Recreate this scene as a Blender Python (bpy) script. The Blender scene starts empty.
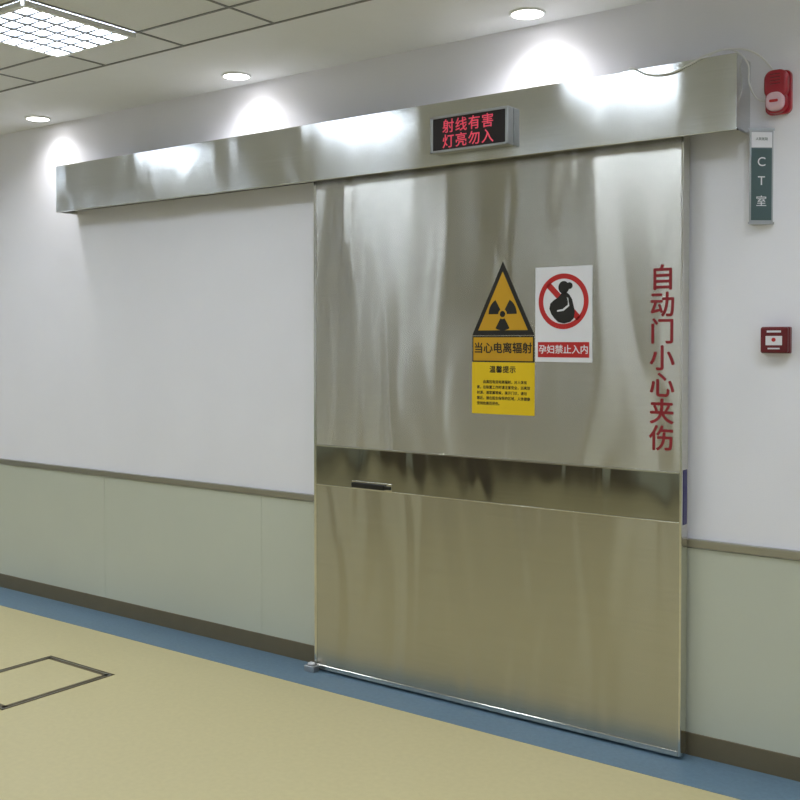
import bpy, bmesh, math
from mathutils import Vector
sc = bpy.context.scene
sc.view_settings.view_transform = 'Standard'
sc.view_settings.look = 'None'

# ------------------------------------------------------------ materials
def s2l(c):
    return tuple(((x/255)/12.92 if x/255 <= .04045 else ((x/255+.055)/1.055)**2.4) for x in c)
def base(name):
    m = bpy.data.materials.new(name); m.use_nodes = True
    nt = m.node_tree; b = nt.nodes['Principled BSDF']
    return m, nt, b
def mat(name, rgb, rough=.5, metal=0., var=.03, nscale=8., bump=0., bscale=60., coat=0., emit=0., spec=.5):
    m, nt, b = base(name); c = s2l(rgb)
    N = nt.nodes; L = nt.links
    geo = N.new('ShaderNodeNewGeometry')
    nz = N.new('ShaderNodeTexNoise'); nz.inputs['Scale'].default_value = nscale; nz.inputs['Detail'].default_value = 3
    L.new(geo.outputs['Position'], nz.inputs['Vector'])
    rp = N.new('ShaderNodeValToRGB')
    rp.color_ramp.elements[0].position = .3; rp.color_ramp.elements[1].position = .7
    rp.color_ramp.elements[0].color = (*[max(0, x*(1-var)) for x in c], 1)
    rp.color_ramp.elements[1].color = (*[min(1, x*(1+var)) for x in c], 1)
    L.new(nz.outputs['Fac'], rp.inputs['Fac']); L.new(rp.outputs['Color'], b.inputs['Base Color'])
    b.inputs['Roughness'].default_value = rough; b.inputs['Metallic'].default_value = metal
    b.inputs['Coat Weight'].default_value = coat; b.inputs['Specular IOR Level'].default_value = spec
    if emit:
        b.inputs['Emission Color'].default_value = (*c, 1); b.inputs['Emission Strength'].default_value = emit
    if bump:
        n2 = N.new('ShaderNodeTexNoise'); n2.inputs['Scale'].default_value = bscale
        L.new(geo.outputs['Position'], n2.inputs['Vector'])
        bp = N.new('ShaderNodeBump'); bp.inputs['Distance'].default_value = bump; bp.inputs['Strength'].default_value = 1
        L.new(n2.outputs['Fac'], bp.inputs['Height']); L.new(bp.outputs['Normal'], b.inputs['Normal'])
    return m
def steel(name, rgb, rough, aniso, wave, wscale=(3., 1., .7), detail=1., seed=0., dist=.3):
    m, nt, b = base(name); N = nt.nodes; L = nt.links; c = s2l(rgb)
    geo = N.new('ShaderNodeNewGeometry')
    mp = N.new('ShaderNodeMapping'); mp.inputs['Scale'].default_value = wscale; mp.inputs['Location'].default_value = (seed, 0, seed)
    L.new(geo.outputs['Position'], mp.inputs['Vector'])
    nz = N.new('ShaderNodeTexNoise'); nz.inputs['Scale'].default_value = 1; nz.inputs['Detail'].default_value = detail
    nz.inputs['Distortion'].default_value = dist
    L.new(mp.outputs['Vector'], nz.inputs['Vector'])
    bp = N.new('ShaderNodeBump'); bp.inputs['Distance'].default_value = wave; bp.inputs['Strength'].default_value = 1
    L.new(nz.outputs['Fac'], bp.inputs['Height'])
    # brushed grain: tint variation stretched along x
    m2 = N.new('ShaderNodeMapping'); m2.inputs['Scale'].default_value = (3, 3, 500)
    L.new(geo.outputs['Position'], m2.inputs['Vector'])
    n2 = N.new('ShaderNodeTexNoise'); n2.inputs['Scale'].default_value = 1; n2.inputs['Detail'].default_value = 2
    L.new(m2.outputs['Vector'], n2.inputs['Vector'])
    rp = N.new('ShaderNodeValToRGB')
    rp.color_ramp.elements[0].position = .3; rp.color_ramp.elements[1].position = .7
    rp.color_ramp.elements[0].color = (*[x*.95 for x in c], 1)
    rp.color_ramp.elements[1].color = (*[min(1, x*1.04) for x in c], 1)
    L.new(n2.outputs['Fac'], rp.inputs['Fac']); L.new(rp.outputs['Color'], b.inputs['Base Color'])
    L.new(bp.outputs['Normal'], b.inputs['Normal'])
    b.inputs['Metallic'].default_value = 1; b.inputs['Roughness'].default_value = rough
    b.inputs['Anisotropic'].default_value = aniso
    t = N.new('ShaderNodeCombineXYZ'); t.inputs[2].default_value = 1
    L.new(t.outputs[0], b.inputs['Tangent'])
    return m

M_wall = mat('wall_paint', (232, 232, 241), .55, var=.012, nscale=3, bump=.0004, bscale=180)
M_wains = mat('wainscot_panel', (192, 196, 183), .28, var=.02, nscale=2, coat=.2)
M_joint = mat('panel_joint', (178, 183, 168), .5)
M_rail = steel('rail_steel', (170, 168, 164), .28, .0, .0002)
M_skirt = mat('skirting_bronze', (118, 108, 86), .38, metal=.35, var=.05)
M_blue = mat('vinyl_blue', (100, 126, 146), .38, var=.08, nscale=60)
M_floor = mat('vinyl_cream', (198, 187, 143), .36, var=.03, nscale=45, bump=.0001, bscale=300)
M_ceil = mat('ceiling_tile', (218, 220, 225), .85, var=.02, nscale=90)
M_plas = mat('ceiling_plaster', (225, 227, 233), .8, var=.01)
M_tbar = mat('ceiling_tbar', (125, 126, 130), .6)
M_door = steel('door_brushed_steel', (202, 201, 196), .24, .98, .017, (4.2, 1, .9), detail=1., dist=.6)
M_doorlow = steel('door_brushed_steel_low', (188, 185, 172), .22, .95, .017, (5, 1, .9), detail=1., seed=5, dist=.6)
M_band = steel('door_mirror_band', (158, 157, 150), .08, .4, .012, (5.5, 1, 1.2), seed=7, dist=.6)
M_hdr = steel('header_steel', (212, 213, 212), .15, .8, .014, (3.5, 1, 1), seed=3)
M_chrome = steel('edge_chrome', (215, 213, 205), .15, 0, .0005)
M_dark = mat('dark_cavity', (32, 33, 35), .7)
M_black = mat('black_plastic', (14, 14, 16), .35)
M_ink = mat('black_ink', (20, 18, 16), .5)
M_redink = mat('red_vinyl', (135, 18, 32), .45)
M_signred = mat('sign_red', (180, 32, 32), .4)
M_yellow = mat('sign_yellow', (222, 188, 20), .4)
M_ochre = mat('sign_ochre', (192, 146, 24), .4)
M_white = mat('sign_white', (222, 222, 228), .4)
M_alarm = mat('alarm_red', (158, 18, 40), .3, coat=.4)
M_callred = mat('call_point_red', (100, 16, 26), .35)
M_alarmw = mat('strobe_lens', (215, 180, 190), .2)
M_cplate = mat('sign_teal', (64, 86, 88), .4)
M_alu = mat('brushed_aluminium', (170, 173, 177), .35, metal=.8)
M_led = mat('led_red', (200, 66, 86), .5, emit=.5)
M_ledbg = mat('led_black', (22, 14, 18), .3)
M_cable = mat('cable_white', (225, 225, 225), .5)
M_lamp = mat('lamp_diffuser', (240, 248, 255), .5, emit=25., var=0)
M_lampd = mat('downlight_glow', (255, 252, 248), .5, emit=12., var=0)
M_louv = mat('louver_alu', (140, 146, 155), .35, metal=.5)
M_lframe = mat('lamp_frame', (225, 227, 230), .5)
M_wood = mat('added_door_wood', (104, 94, 80), .45, var=.15, nscale=5)
M_hatch = mat('hatch_brass', (105, 93, 70), .4, metal=.5)
M_edgerefl = mat('edge_reflection_blue', (40, 38, 100), .4)  # colour of the painted reflection on the leaf edge

# ------------------------------------------------------------ geometry helpers
def obj(name, bm, m, bevel=0, smooth=False):
    me = bpy.data.meshes.new(name); bm.normal_update(); bm.to_mesh(me); bm.free()
    o = bpy.data.objects.new(name, me); sc.collection.objects.link(o)
    for mm in (m if isinstance(m, (list, tuple)) else [m]): me.materials.append(mm)
    if smooth:
        for p in me.polygons: p.use_smooth = True
    if bevel:
        b = o.modifiers.new('bevel', 'BEVEL'); b.width = bevel; b.segments = 3; b.limit_method = 'ANGLE'
    return o
def addbox(bm, x0, x1, y0, y1, z0, z1, mi=0):
    v = [bm.verts.new((x, y, z)) for x in (x0, x1) for y in (y0, y1) for z in (z0, z1)]
    for f in ((0,1,3,2),(4,6,7,5),(0,4,5,1),(2,3,7,6),(0,2,6,4),(1,5,7,3)):
        bm.faces.new([v[i] for i in f]).material_index = mi
def box(name, x0, x1, y0, y1, z0, z1, m, bevel=0):
    bm = bmesh.new(); addbox(bm, x0, x1, y0, y1, z0, z1)
    bmesh.ops.recalc_face_normals(bm, faces=bm.faces)
    return obj(name, bm, m, bevel)
def prism(name, pts, y0, y1, m, bevel=0):
    """polygon in xz extruded between y0 and y1"""
    bm = bmesh.new()
    a = [bm.verts.new((x, y0, z)) for x, z in pts]; b = [bm.verts.new((x, y1, z)) for x, z in pts]
    bm.faces.new(a); bm.faces.new(b[::-1]); n = len(pts)
    for i in range(n): bm.faces.new((a[i], b[i], b[(i+1) % n], a[(i+1) % n]))
    bmesh.ops.recalc_face_normals(bm, faces=bm.faces)
    return obj(name, bm, m, bevel)
def ring(name, cx, cz, r0, r1, y0, y1, m, a0=0, a1=360, n=48):
    bm = bmesh.new(); full = abs(a1-a0) >= 360; k = n if full else n+1
    rows = []
    for i in range(k):
        a = math.radians(a0+(a1-a0)*i/n); c, s = math.cos(a), math.sin(a)
        rows.append([bm.verts.new((cx+r*c, y, cz+r*s)) for r, y in ((r0, y0), (r1, y0), (r1, y1), (r0, y1))])
    for i in range(n):
        A, B = rows[i], rows[(i+1) % k]
        for j in range(4): bm.faces.new((A[j], A[(j+1) % 4], B[(j+1) % 4], B[j]))
    if not full:
        bm.faces.new(rows[0]); bm.faces.new(rows[-1][::-1])
    bmesh.ops.recalc_face_normals(bm, faces=bm.faces)
    return obj(name, bm, m)
def disc(name, cx, cz, r, y0, y1, m, n=32, sx=1., sz=1.):
    return prism(name, [(cx+sx*r*math.cos(2*math.pi*i/n), cz+sz*r*math.sin(2*math.pi*i/n)) for i in range(n)], y0, y1, m)
def text(name, body, x, y, z, size, m, ext=.0006, rotz=0., bold=0., sx=1., spacing=1., line=1., ax='CENTER'):
    cu = bpy.data.curves.new(name, 'FONT'); cu.body = body; cu.size = size; cu.extrude = ext
    cu.align_x = ax; cu.align_y = 'CENTER'; cu.space_character = spacing; cu.space_line = line
    t = bpy.data.objects.new(name+'_c', cu); sc.collection.objects.link(t)
    bpy.context.view_layer.update()
    dg = bpy.context.evaluated_depsgraph_get()
    me = bpy.data.meshes.new_from_object(t.evaluated_get(dg))
    bpy.data.objects.remove(t)
    if bold:   # thicken strokes with shifted copies of the glyph solids
        bm = bmesh.new()
        for k, (dx, dy) in enumerate(((0, 0), (bold, 0), (-bold, 0), (0, bold), (0, -bold))):
            n0 = len(bm.verts); bm.from_mesh(me); bm.verts.ensure_lookup_table()
            for v in bm.verts[n0:]: v.co += Vector((dx, dy, k*.00003))
        bm.to_mesh(me); bm.free()
    o = bpy.data.objects.new(name, me); sc.collection.objects.link(o)
    me.materials.clear(); me.materials.append(m)
    o.rotation_euler = (math.pi/2, 0, rotz); o.location = (x, y, z); o.scale = (sx, 1, 1)
    return o
def group(name, parts, loc):
    e = bpy.data.objects.new(name, None); sc.collection.objects.link(e); e.location = loc; e.empty_display_size = .1
    for p in parts:
        p.parent = e; p.location = Vector(p.location)-Vector(loc)
    return e

# ------------------------------------------------------------ room shell
XL, XR, YB, H = -9.6, 2.4, -6.6, 2.80
box('floor', XL, XR, YB, 0, -.1, 0, M_floor)
box('ceiling', XL, XR, YB, 0, H, H+.1, M_ceil)
box('wall_front', XL-.1, XR+.1, 0, .12, -.1, H+.1, M_wall)
box('wall_back', XL-.1, XR+.1, YB-.12, YB, -.1, H+.1, M_wall)
box('wall_left', XL-.12, XL, YB, 0, -.1, H+.1, M_wall)
box('wall_right', XR, XR+.12, YB, 0, -.1, H+.1, M_wall)
box('trim_1', XL, XR, -.27, -.0, 0, .0015, M_blue)
box('trim_2', XL, XR, -.64, 0, H-.002, H, M_plas)
bm = bmesh.new(); addbox(bm, XL, XR, -.012, 0, 0, .085); obj('baseboard_front', bm, M_skirt, .002)
bm = bmesh.new()
xs = [XL, -8.45, -7.24, -6.02, -4.80, -3.58, -2.36, .08, 1.3, XR]
for a, b in zip(xs[:-1], xs[1:]): addbox(bm, a+.001, b-.001, -.008, 0, .085, .768)
obj('trim_3', bm, M_wains, .0006)
box('trim_4', XL, XR, -.0065, 0, .085, .768, M_joint)
box('trim_5', XL, XR, -.018, 0, .772, .803, M_rail, .003)
bm = bmesh.new(); addbox(bm, XL, -7.6, YB, YB+.012, 0, .085); addbox(bm, -4.6, XR, YB, YB+.012, 0, .085); obj('baseboard_back', bm, M_skirt)
bm = bmesh.new(); addbox(bm, XL, -7.6, YB, YB+.008, .085, .77); addbox(bm, -4.6, XR, YB, YB+.008, .085, .77); obj('trim_6', bm, M_wains)
bm = bmesh.new(); addbox(bm, XL, -7.6, YB, YB+.018, .77, .803); addbox(bm, -4.6, XR, YB, YB+.018, .77, .803); obj('trim_7', bm, M_rail)
box('baseboard_left', XL, XL+.012, YB, -.02, 0, .085, M_skirt)
box('trim_8', XL, XL+.008, YB+.02, -.02, .085, .77, M_wains)
box('baseboard_right', XR-.012, XR, YB, -.02, 0, .085, M_skirt)
box('trim_9', XR-.008, XR, YB+.02, -.02, .085, .77, M_wains)
parts = [box('frame', -7.6, -4.6, YB, YB+.05, 0, 2.3, M_wood, .004),
         box('leaf_1', -7.5, -6.12, YB+.03, YB+.07, .01, 2.2, M_wood, .004),
         box('leaf_2', -6.08, -4.7, YB+.03, YB+.07, .01, 2.2, M_wood, .004),
         box('handle', -6.2, -6.17, YB+.07, YB+.11, .95, 1.25, M_chrome, .005)]
group('unseen_added_door', parts, (-6.1, YB, 0))  # unseen door, added so the steel band reflects something dark

# ceiling T-bar grid
T = .53
bm = bmesh.new(); w = .005; zt = H-.004
gx = [-3.42+T*i for i in range(-11, 11) if XL < -3.42+T*i < XR]
gy = [-.888-T*i for i in range(0, 11) if -.888-T*i > YB]
for x in gx: addbox(bm, x-w, x+w, YB, -.64, zt, H)
for y in gy+[-.64]: addbox(bm, XL, XR, y-w, y+w, zt-.0003, H)
obj('trim_10', bm, M_tbar)

# ------------------------------------------------------------ ceiling louver lamps
def lamp_mesh():
    bm = bmesh.new(); h = T/2-.006
    v = [bm.verts.new(c) for c in ((-h, -h, -.012), (-h, h, -.012), (h, h, -.012), (h, -h, -.012))]
    bm.faces.new(v).material_index = 0                     # glowing diffuser, faces down
    fr = .022
    for a in ((-h, h, -h, -h+fr), (-h, h, h-fr, h), (-h, -h+fr, -h, h), (h-fr, h, -h, h)):
        addbox(bm, *a, -.026, -.006, 1)
    n = 5; inner = h-fr; p = 2*inner/n
    for i in range(1, n):
        c = -inner+p*i
        addbox(bm, c-.013, c+.013, -inner, inner, -.024, -.013, 2)
    n2 = 7; p2 = 2*inner/n2
    for i in range(1, n2):
        c = -inner+p2*i
        addbox(bm, -inner, inner, c-.007, c+.007, -.023, -.013, 2)
    me = bpy.data.meshes.new('ceiling_light_panel'); bm.to_mesh(me); bm.free()
    for m in (M_lamp, M_lframe, M_louv): me.materials.append(m)
    return me
LM = lamp_mesh()
for x in (-3.685, -8.455, -6.865, -5.275, -2.095, -.505, 1.085):
    for y in (-1.153, -3.273, -5.393):
        o = bpy.data.objects.new('ceiling_light_panel', LM); sc.collection.objects.link(o); o.location = (x, y, H)

# ------------------------------------------------------------ downlights
for i, x in enumerate((-8.35, -6.77, -5.185, -3.595, -2.01, -.42, 1.17)):
    y = -.155; bm = bmesh.new()
    n = 40
    prof = [(.060, -.003), (.061, -.009), (.067, -.011), (.070, -.007), (.071, -.002)]
    rows = [[bm.verts.new((x+r*math.cos(2*math.pi*k/n), y+r*math.sin(2*math.pi*k/n), H+z)) for r, z in prof] for k in range(n)]
    for k in range(n):
        A, B = rows[k], rows[(k+1) % n]
        for j in range(len(prof)-1): bm.faces.new((A[j], A[j+1], B[j+1], B[j]))
    bmesh.ops.recalc_face_normals(bm, faces=bm.faces)
    rg = obj('trim_ring', bm, M_lframe, smooth=True)
    bm = bmesh.new(); bmesh.ops.create_circle(bm, cap_ends=True, radius=.0605, segments=32)
    for v in bm.verts: v.co += Vector((x, y, H-.008))
    gl = obj('lens', bm, M_lampd)
    ld = bpy.data.lights.new('beam', 'SPOT'); ld.energy = 15; ld.spot_size = math.radians(150); ld.spot_blend = 1; ld.shadow_soft_size = .05
    ld.color = (1, .99, .98)
    lo = bpy.data.objects.new('beam', ld); sc.collection.objects.link(lo); lo.location = (x, y, H-.02)
    group('ceiling_downlight', [rg, gl, lo], (x, y, H))

# ------------------------------------------------------------ sliding door
DX0, DX1, F = -3.173, -1.408, -.08
p = [box('leaf_core', DX0+.004, DX1-.004, F+.006, -.022, .014, 2.36, M_chrome, .002),
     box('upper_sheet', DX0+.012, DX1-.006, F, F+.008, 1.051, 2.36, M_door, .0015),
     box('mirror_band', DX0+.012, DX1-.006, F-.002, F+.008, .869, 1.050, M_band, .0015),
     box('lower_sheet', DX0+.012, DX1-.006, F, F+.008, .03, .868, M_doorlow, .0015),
     box('edge_strip_1', DX0, DX0+.016, F-.003, -.022, .012, 2.36, M_chrome, .003),
     box('edge_strip_2', DX1-.010, DX1, F-.003, -.022, .012, 2.36, M_chrome, .003),
     box('kick_strip', DX0+.016, DX1-.01, F-.003, F+.006, .012, .032, M_chrome, .002),
     box('band_seam_1', DX0+.016, DX1-.01, F-.004, F, 1.046, 1.053, M_chrome, .001),
     box('band_seam_2', DX0+.016, DX1-.01, F-.004, F, .865, .870, M_chrome, .001),
     box('edge_reflection', DX1-.001, DX1+.0015, F+.010, -.035, .86, 1.06, M_edgerefl),  # purple-blue reflection in the mirror edge, put in as a coloured strip
     box('handle_recess', -2.945, -2.72, F-.005, F, .868, .904, M_chrome, .003),
     box('handle_pull', -2.940, -2.755, F-.018, F-.004, .873, .897, M_black, .005),
     box('handle_latch', -2.755, -2.725, F-.012, F-.004, .876, .892, M_black, .003)]
p.append(text('warning_text', '自\n动\n门\n小\n心\n夹\n伤', -1.487, F-.0008, 1.46, .098, M_redink, bold=.0016, line=1.0))
group('door_1', p, (-2.29, -.05, 0))
g = [box('guide_base', -3.20, -3.14, -.125, -.085, .0, .03, M_alu, .004), box('guide_roller', -3.185, -3.155, -.118, -.092, .03, .042, M_white, .005)]
group('door_floor_guide', g, (-3.17, -.1, 0))

# header box
HX0, HX1, HZ0, HZ1, HP = -5.043, -1.199, 2.255, 2.513, -.14
p = [box('front_plate_1', HX0, -1.62, HP, HP+.004, HZ0, HZ1, M_hdr, .0015),
     box('front_plate_2', -1.622, HX1, HP-.003, HP+.003, HZ0-.002, HZ1+.002, M_hdr, .0015),
     box('top_plate', HX0, HX1, HP+.003, 0, HZ1-.004, HZ1, M_hdr),
     box('end_cap_1', HX0, HX0+.004, HP+.003, 0, HZ0, HZ1-.004, M_hdr),
     box('end_cap_2', HX1-.004, HX1, HP+.003, 0, HZ0-.0, HZ1-.004, M_hdr),
     box('bottom_lip', HX0, HX1, HP+.003, HP+.02, HZ0, HZ0+.004, M_hdr),
     box('rail_track', HX0+.03, HX1-.03, -.02, 0, HZ0+.06, HZ0+.2, M_dark),
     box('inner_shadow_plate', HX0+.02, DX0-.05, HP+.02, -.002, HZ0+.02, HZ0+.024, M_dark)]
group('sliding_door_header', p, (-3.12, -.07, 2.38))

# LED sign
x0, x1, z0, z1, yf = -2.447, -2.078, 2.297, 2.446, -.185
p = [box('housing', x0, x1, yf+.006, HP-.001, z0, z1, M_alu, .004),
     box('screen', x0+.012, x1-.012, yf+.002, yf+.008, z0+.009, z1-.009, M_ledbg)]
for nm, a in (('frame_top', (x0, x1, z1-.010, z1)), ('frame_bottom', (x0, x1, z0, z0+.010)), ('frame_left', (x0, x0+.013, z0, z1)), ('frame_right', (x1-.013, x1, z0, z1))):
    p.append(box(nm, a[0], a[1], yf, yf+.01, a[2], a[3], M_alu, .002))
xc = (x0+x1)/2-.003
p.append(text('led_line_1', '射线有害', xc, yf+.001, 2.397, .058, M_led, spacing=1.14, bold=.0005))
p.append(text('led_line_2', '灯亮勿入', xc, yf+.001, 2.336, .058, M_led, spacing=1.14, bold=.0005))
group('led_warning_sign', p, (xc, yf, 2.37))

# radiation sign
y = F-.0005
cx = -2.162; L0, R0 = -2.306, -2.018
def tri(s, zoff=0):
    zc = 1.553+.098
    pts = [(-.145, -.098), (.145, -.098), (0, .198)]
    return [(cx+a*s, zc+b*s+zoff) for a, b in pts]
p = [prism('triangle_border', tri(1.0), y-.001, y, M_ink),
     prism('triangle_fill', tri(.80), y-.0016, y-.001, M_ochre),
     box('label_frame', L0, R0, y-.001, y, 1.444, 1.549, M_ink),
     box('label_plate', L0+.005, R0-.005, y-.0014, y-.001, 1.449, 1.544, M_ochre),
     box('notice_plate', L0-.002, R0+.003, y-.001, y, 1.232, 1.443, M_yellow)]
tz = 1.553+.085
p.append(disc('trefoil_hub', cx, tz, .0125, y-.0022, y-.0016, M_ink))
for a in (30, 150, 270): p.append(ring('trefoil_blade', cx, tz, .020, .066, y-.0022, y-.0016, M_ink, a-30, a+30, 16))
p.append(text('label_text', '当心电离辐射', cx, y-.0016, 1.498, .0455, M_ink, .0003, bold=.0010))
p.append(text('notice_title', '温馨提示', cx, y-.0012, 1.412, .030, M_ink, .0003, bold=.0006, spacing=1.1))
p.append(text('notice_body', '　　由高压电流电离辐射，对人体有\n害，在装置工作时请注意安全，远离放\n射源，请家属等候，离开门诊，请勿\n靠近，请在医生指导的区域，人体健康\n受到危害而受伤。', L0+.022, y-.0012, 1.318, .0147, M_ink, .0002, ax='LEFT', line=1.5, bold=.0003))
group('radiation_warning_sign', p, (cx, y, 1.54))

# pregnancy prohibition sign
X0, X1, Z0, Z1 = -2.012, -1.766, 1.447, 1.818
cx = (X0+X1)/2; w = X1-X0; zc = 1.683
p = [box('plate', X0, X1, y-.001, y, Z0, Z1, M_white),
     box('banner', X0+.012, X1-.012, y-.0014, y-.001, Z0+.018, Z0+.078, M_signred),
     text('banner_text', '孕妇禁止入内', cx, y-.0016, Z0+.047, .036, M_white, .0003, bold=.0005)]
p.append(ring('prohibition_ring', cx, zc, .088, .108, y-.0020, y-.0014, M_signred))
t = .0085
p.append(prism('prohibition_bar', [(cx-.067-t, zc+.067-t), (cx-.067+t, zc+.067+t), (cx+.067+t, zc-.067+t), (cx+.067-t, zc-.067-t)], y-.0020, y-.0014, M_signred))
yi = y-.0021
p.append(disc('figure_head', cx+.002, zc+.054, .023, yi-.0006, yi, M_ink, sz=1.08))
p.append(disc('figure_hair_bun', cx+.027, zc+.060, .013, yi-.0007, yi, M_ink))
torso = [(-.006,.034),(.012,.036),(.026,.026),(.038,.008),(.044,-.016),(.050,-.040),(.046,-.066),(.030,-.080),(.004,-.086),
         (-.022,-.080),(-.038,-.066),(-.052,-.048),(-.060,-.028),(-.056,-.008),(-.040,.006),(-.024,.014),(-.014,.024)]
p.append(prism('figure_body', [(cx+a, zc+b) for a, b in torso], yi-.0006, yi, M_ink))
arm = [(.016,.016),(.022,.012),(.020,-.014),(-.002,-.030),(-.026,-.034),(-.026,-.040),(.002,-.037),(.027,-.018)]
p.append(prism('figure_arm_line', [(cx+a, zc+b) for a, b in arm], yi-.0010, yi-.0006, M_white))
group('no_pregnant_entry_sign', p, (cx, y, 1.63))

# ------------------------------------------------------------ fire alarm strobe
ax, az = -1.096, 2.388
def rrect(cx, cz, w, h, r, n=6):
    o = []
    for sx, sz, a0 in ((1,1,0),(-1,1,90),(-1,-1,180),(1,-1,270)):
        for k in range(n+1):
            a = math.radians(a0+90*k/n); o.append((cx+sx*(w/2-r)+r*math.cos(a), cz+sz*(h/2-r)+r*math.sin(a)))
    return o
p = [prism('back_plate', rrect(ax, az, .088, .150, .022), -.02, 0, M_alarm, .003),
     prism('sounder_body', rrect(ax, az+.024, .080, .098, .030), -.056, -.018, M_alarm, .010),
     prism('strobe_lens', rrect(ax-.002, az-.036, .062, .064, .026), -.066, -.018, M_alarmw, .012),
     prism('strobe_collar', rrect(ax-.002, az-.036, .074, .076, .030), -.040, -.018, M_alarm, .004),
     prism('strobe_tube', rrect(ax-.002, az-.036, .030, .010, .004), -.0680, -.064, M_signred, .002)]
for i in range(4): p.append(box('sound_slot_%d' % (i+1), ax-.018, ax+.018, -.0568, -.054, az+.022+.011*i, az+.025+.011*i, M_callred))
group('fire_alarm_strobe', p, (ax, 0, az))

# manual call point
cx, cz = -1.097, 1.532
p = [box('back_box', cx-.049, cx+.049, -.028, 0, cz-.046, cz+.046, M_callred, .004),
     box('front_cover', cx-.046, cx+.046, -.044, -.026, cz-.043, cz+.043, M_callred, .004),
     box('break_glass', cx-.028, cx+.028, -.046, -.042, cz-.018, cz+.014, M_white, .001),
     box('label_strip', cx-.024, cx+.024, -.0455, -.042, cz+.026, cz+.033, M_white, .0005),
     disc('press_target', cx, cz+.001, .007, -.0475, -.0458, M_signred),
     box('hinge_bar', cx-.020, cx+.020, -.0475, -.0438, cz-.032, cz-.027, M_white)]
group('fire_alarm_call_point', p, (cx, 0, cz))

# ------------------------------------------------------------ CT room sign
zA, zB = 1.944, 2.262
A = Vector((-1.182, -.056)); B = Vector((-1.116, -.001)); C = Vector((-1.178, -.001))
def vprism(name, pts, z0, z1, m, bev=0):
    bm = bmesh.new(); a = [bm.verts.new((x, y, z0)) for x, y in pts]; b = [bm.verts.new((x, y, z1)) for x, y in pts]
    bm.faces.new(a[::-1]); bm.faces.new(b); n = len(pts)
    for i in range(n): bm.faces.new((a[i], a[(i+1) % n], b[(i+1) % n], b[i]))
    bmesh.ops.recalc_face_normals(bm, faces=bm.faces)
    return obj(name, bm, m, bev)
d = (B-A).normalized(); n = Vector((d.y, -d.x))
def face(s0, s1, o0, o1): return [tuple(A+d*s0+n*o0), tuple(A+d*s1+n*o0), tuple(A+d*s1+n*o1), tuple(A+d*s0+n*o1)]
Lf = (B-A).length
p = [vprism('body', [tuple(A), tuple(B), tuple(C)], zA, zB, M_alu, .001),
     vprism('cap_top', [tuple(A+Vector((-.002,-.004))), tuple(B+Vector((.004,0))), tuple(C+Vector((-.004,0)))], zB, zB+.008, M_alu),
     vprism('cap_bottom', [tuple(A+Vector((-.002,-.004))), tuple(B+Vector((.004,0))), tuple(C+Vector((-.004,0)))], zA-.008, zA, M_alu),
     vprism('logo_plate', face(.007, Lf-.006, 0, .001), zB-.058, zB-.006, M_white),
     vprism('name_plate', face(.007, Lf-.006, 0, .001), zA+.006, zB-.061, M_cplate)]
rz = math.atan2(d.y, d.x); mid = A+d*Lf/2+n*.0016
for nm, s, z, sz in (('letter_c', 'C', zB-.110, .044), ('letter_t', 'T', zB-.176, .044), ('letter_room', '室', zB-.248, .040)):
    p.append(text(nm, s, mid.x, mid.y, z, sz, M_white, .0004, rotz=rz))
p.append(text('logo_text', '人民医院', mid.x, mid.y, zB-.03, .011, M_cplate, .0003, rotz=rz))
group('ct_room_sign', p, (-1.176, -.02, 2.09))

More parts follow.
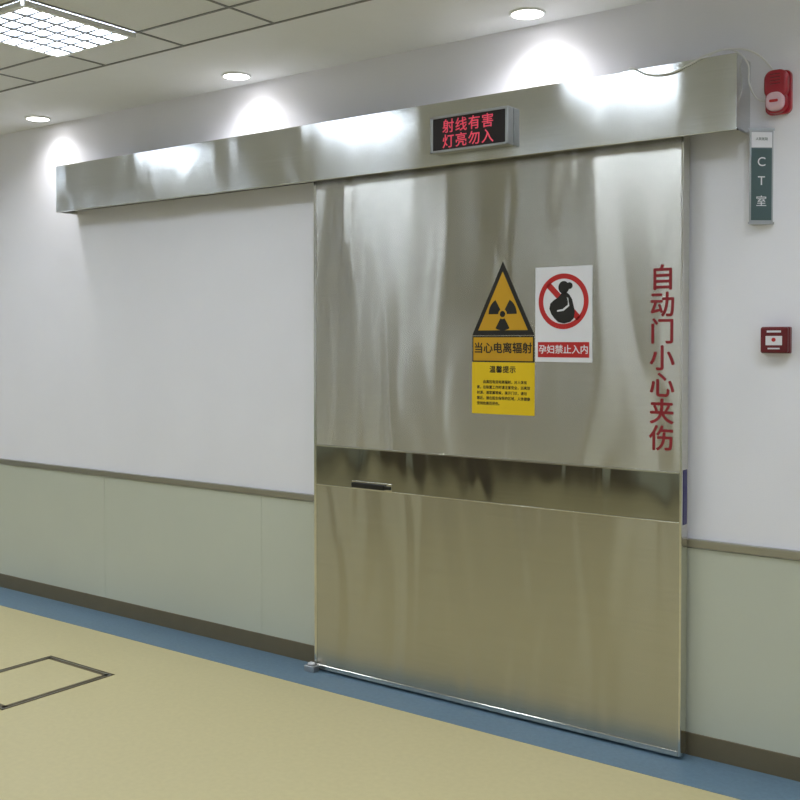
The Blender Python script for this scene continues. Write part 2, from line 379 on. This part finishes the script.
# ------------------------------------------------------------ cables
def cable(name, pts, r):
    cu = bpy.data.curves.new(name, 'CURVE'); cu.dimensions = '3D'; cu.bevel_depth = r; cu.bevel_resolution = 3
    sp = cu.splines.new('BEZIER'); sp.bezier_points.add(len(pts)-1)
    for q, c in zip(sp.bezier_points, pts):
        q.co = c; q.handle_left_type = q.handle_right_type = 'AUTO'
    o = bpy.data.objects.new(name, cu); sc.collection.objects.link(o); cu.materials.append(M_cable); return o
c1 = cable('supply_wire', [(-1.62, -.08, 2.518), (-1.58, -.151, 2.519), (-1.52, -.151, 2.488), (-1.44, -.151, 2.478), (-1.37, -.151, 2.496), (-1.30, -.151, 2.522), (-1.22, -.10, 2.54), (-1.17, -.05, 2.53), (-1.13, -.02, 2.49), (-1.11, -.012, 2.455)], .0032)
c2 = cable('signal_wire', [(-1.34, -.10, 2.518), (-1.26, -.09, 2.548), (-1.19, -.07, 2.50), (-1.185, -.05, 2.42), (-1.16, -.03, 2.37), (-1.13, -.02, 2.36)], .0026)
group('power_cable', [c1, c2], (-1.3, -.1, 2.5))

# ------------------------------------------------------------ floor hatch
hx0, hx1, hy1 = -4.345, -3.862, -.68; hy0 = hy1-.57
bm = bmesh.new()
def fr(o, w, z):
    addbox(bm, hx0+o, hx1-o, hy1-o-w, hy1-o, 0, z); addbox(bm, hx0+o, hx1-o, hy0+o, hy0+o+w, 0, z)
    addbox(bm, hx0+o, hx0+o+w, hy0+o, hy1-o, 0, z); addbox(bm, hx1-o-w, hx1-o, hy0+o, hy1-o, 0, z)
fr(0, .008, .002); fr(.018, .020, .002)
fo = obj('frame', bm, M_hatch)
fg = box('infill', hx0+.038, hx1-.038, hy0+.038, hy1-.038, 0, .001, M_floor)
bm = bmesh.new()
def fr2(a, b, z):
    for q in ((hx0+a, hx1-a, hy1-b, hy1-a), (hx0+a, hx1-a, hy0+a, hy0+b), (hx0+a, hx0+b, hy0+b, hy1-b), (hx1-b, hx1-a, hy0+b, hy1-b)): addbox(bm, *q, 0, z)
fr2(.008, .018, .001)
fd = obj('groove', bm, M_rail)
group('floor_hatch', [fo, fg, fd], ((hx0+hx1)/2, (hy0+hy1)/2, 0))

# ------------------------------------------------------------ world + camera
w = bpy.data.worlds.new('World'); sc.world = w; w.use_nodes = True
w.node_tree.nodes['Background'].inputs[0].default_value = (.5, .5, .52, 1); w.node_tree.nodes['Background'].inputs[1].default_value = .1
cd = bpy.data.cameras.new('cam'); cam = bpy.data.objects.new('camera', cd); sc.collection.objects.link(cam)
cam.location = (0, -3.7, 1.525); cam.rotation_euler = (math.radians(90-1.3), 0, math.radians(36.5))
cd.sensor_width = 36; cd.lens = 36*1038/800; cd.shift_y = -34.4/800; cd.clip_start = .05
sc.camera = cam
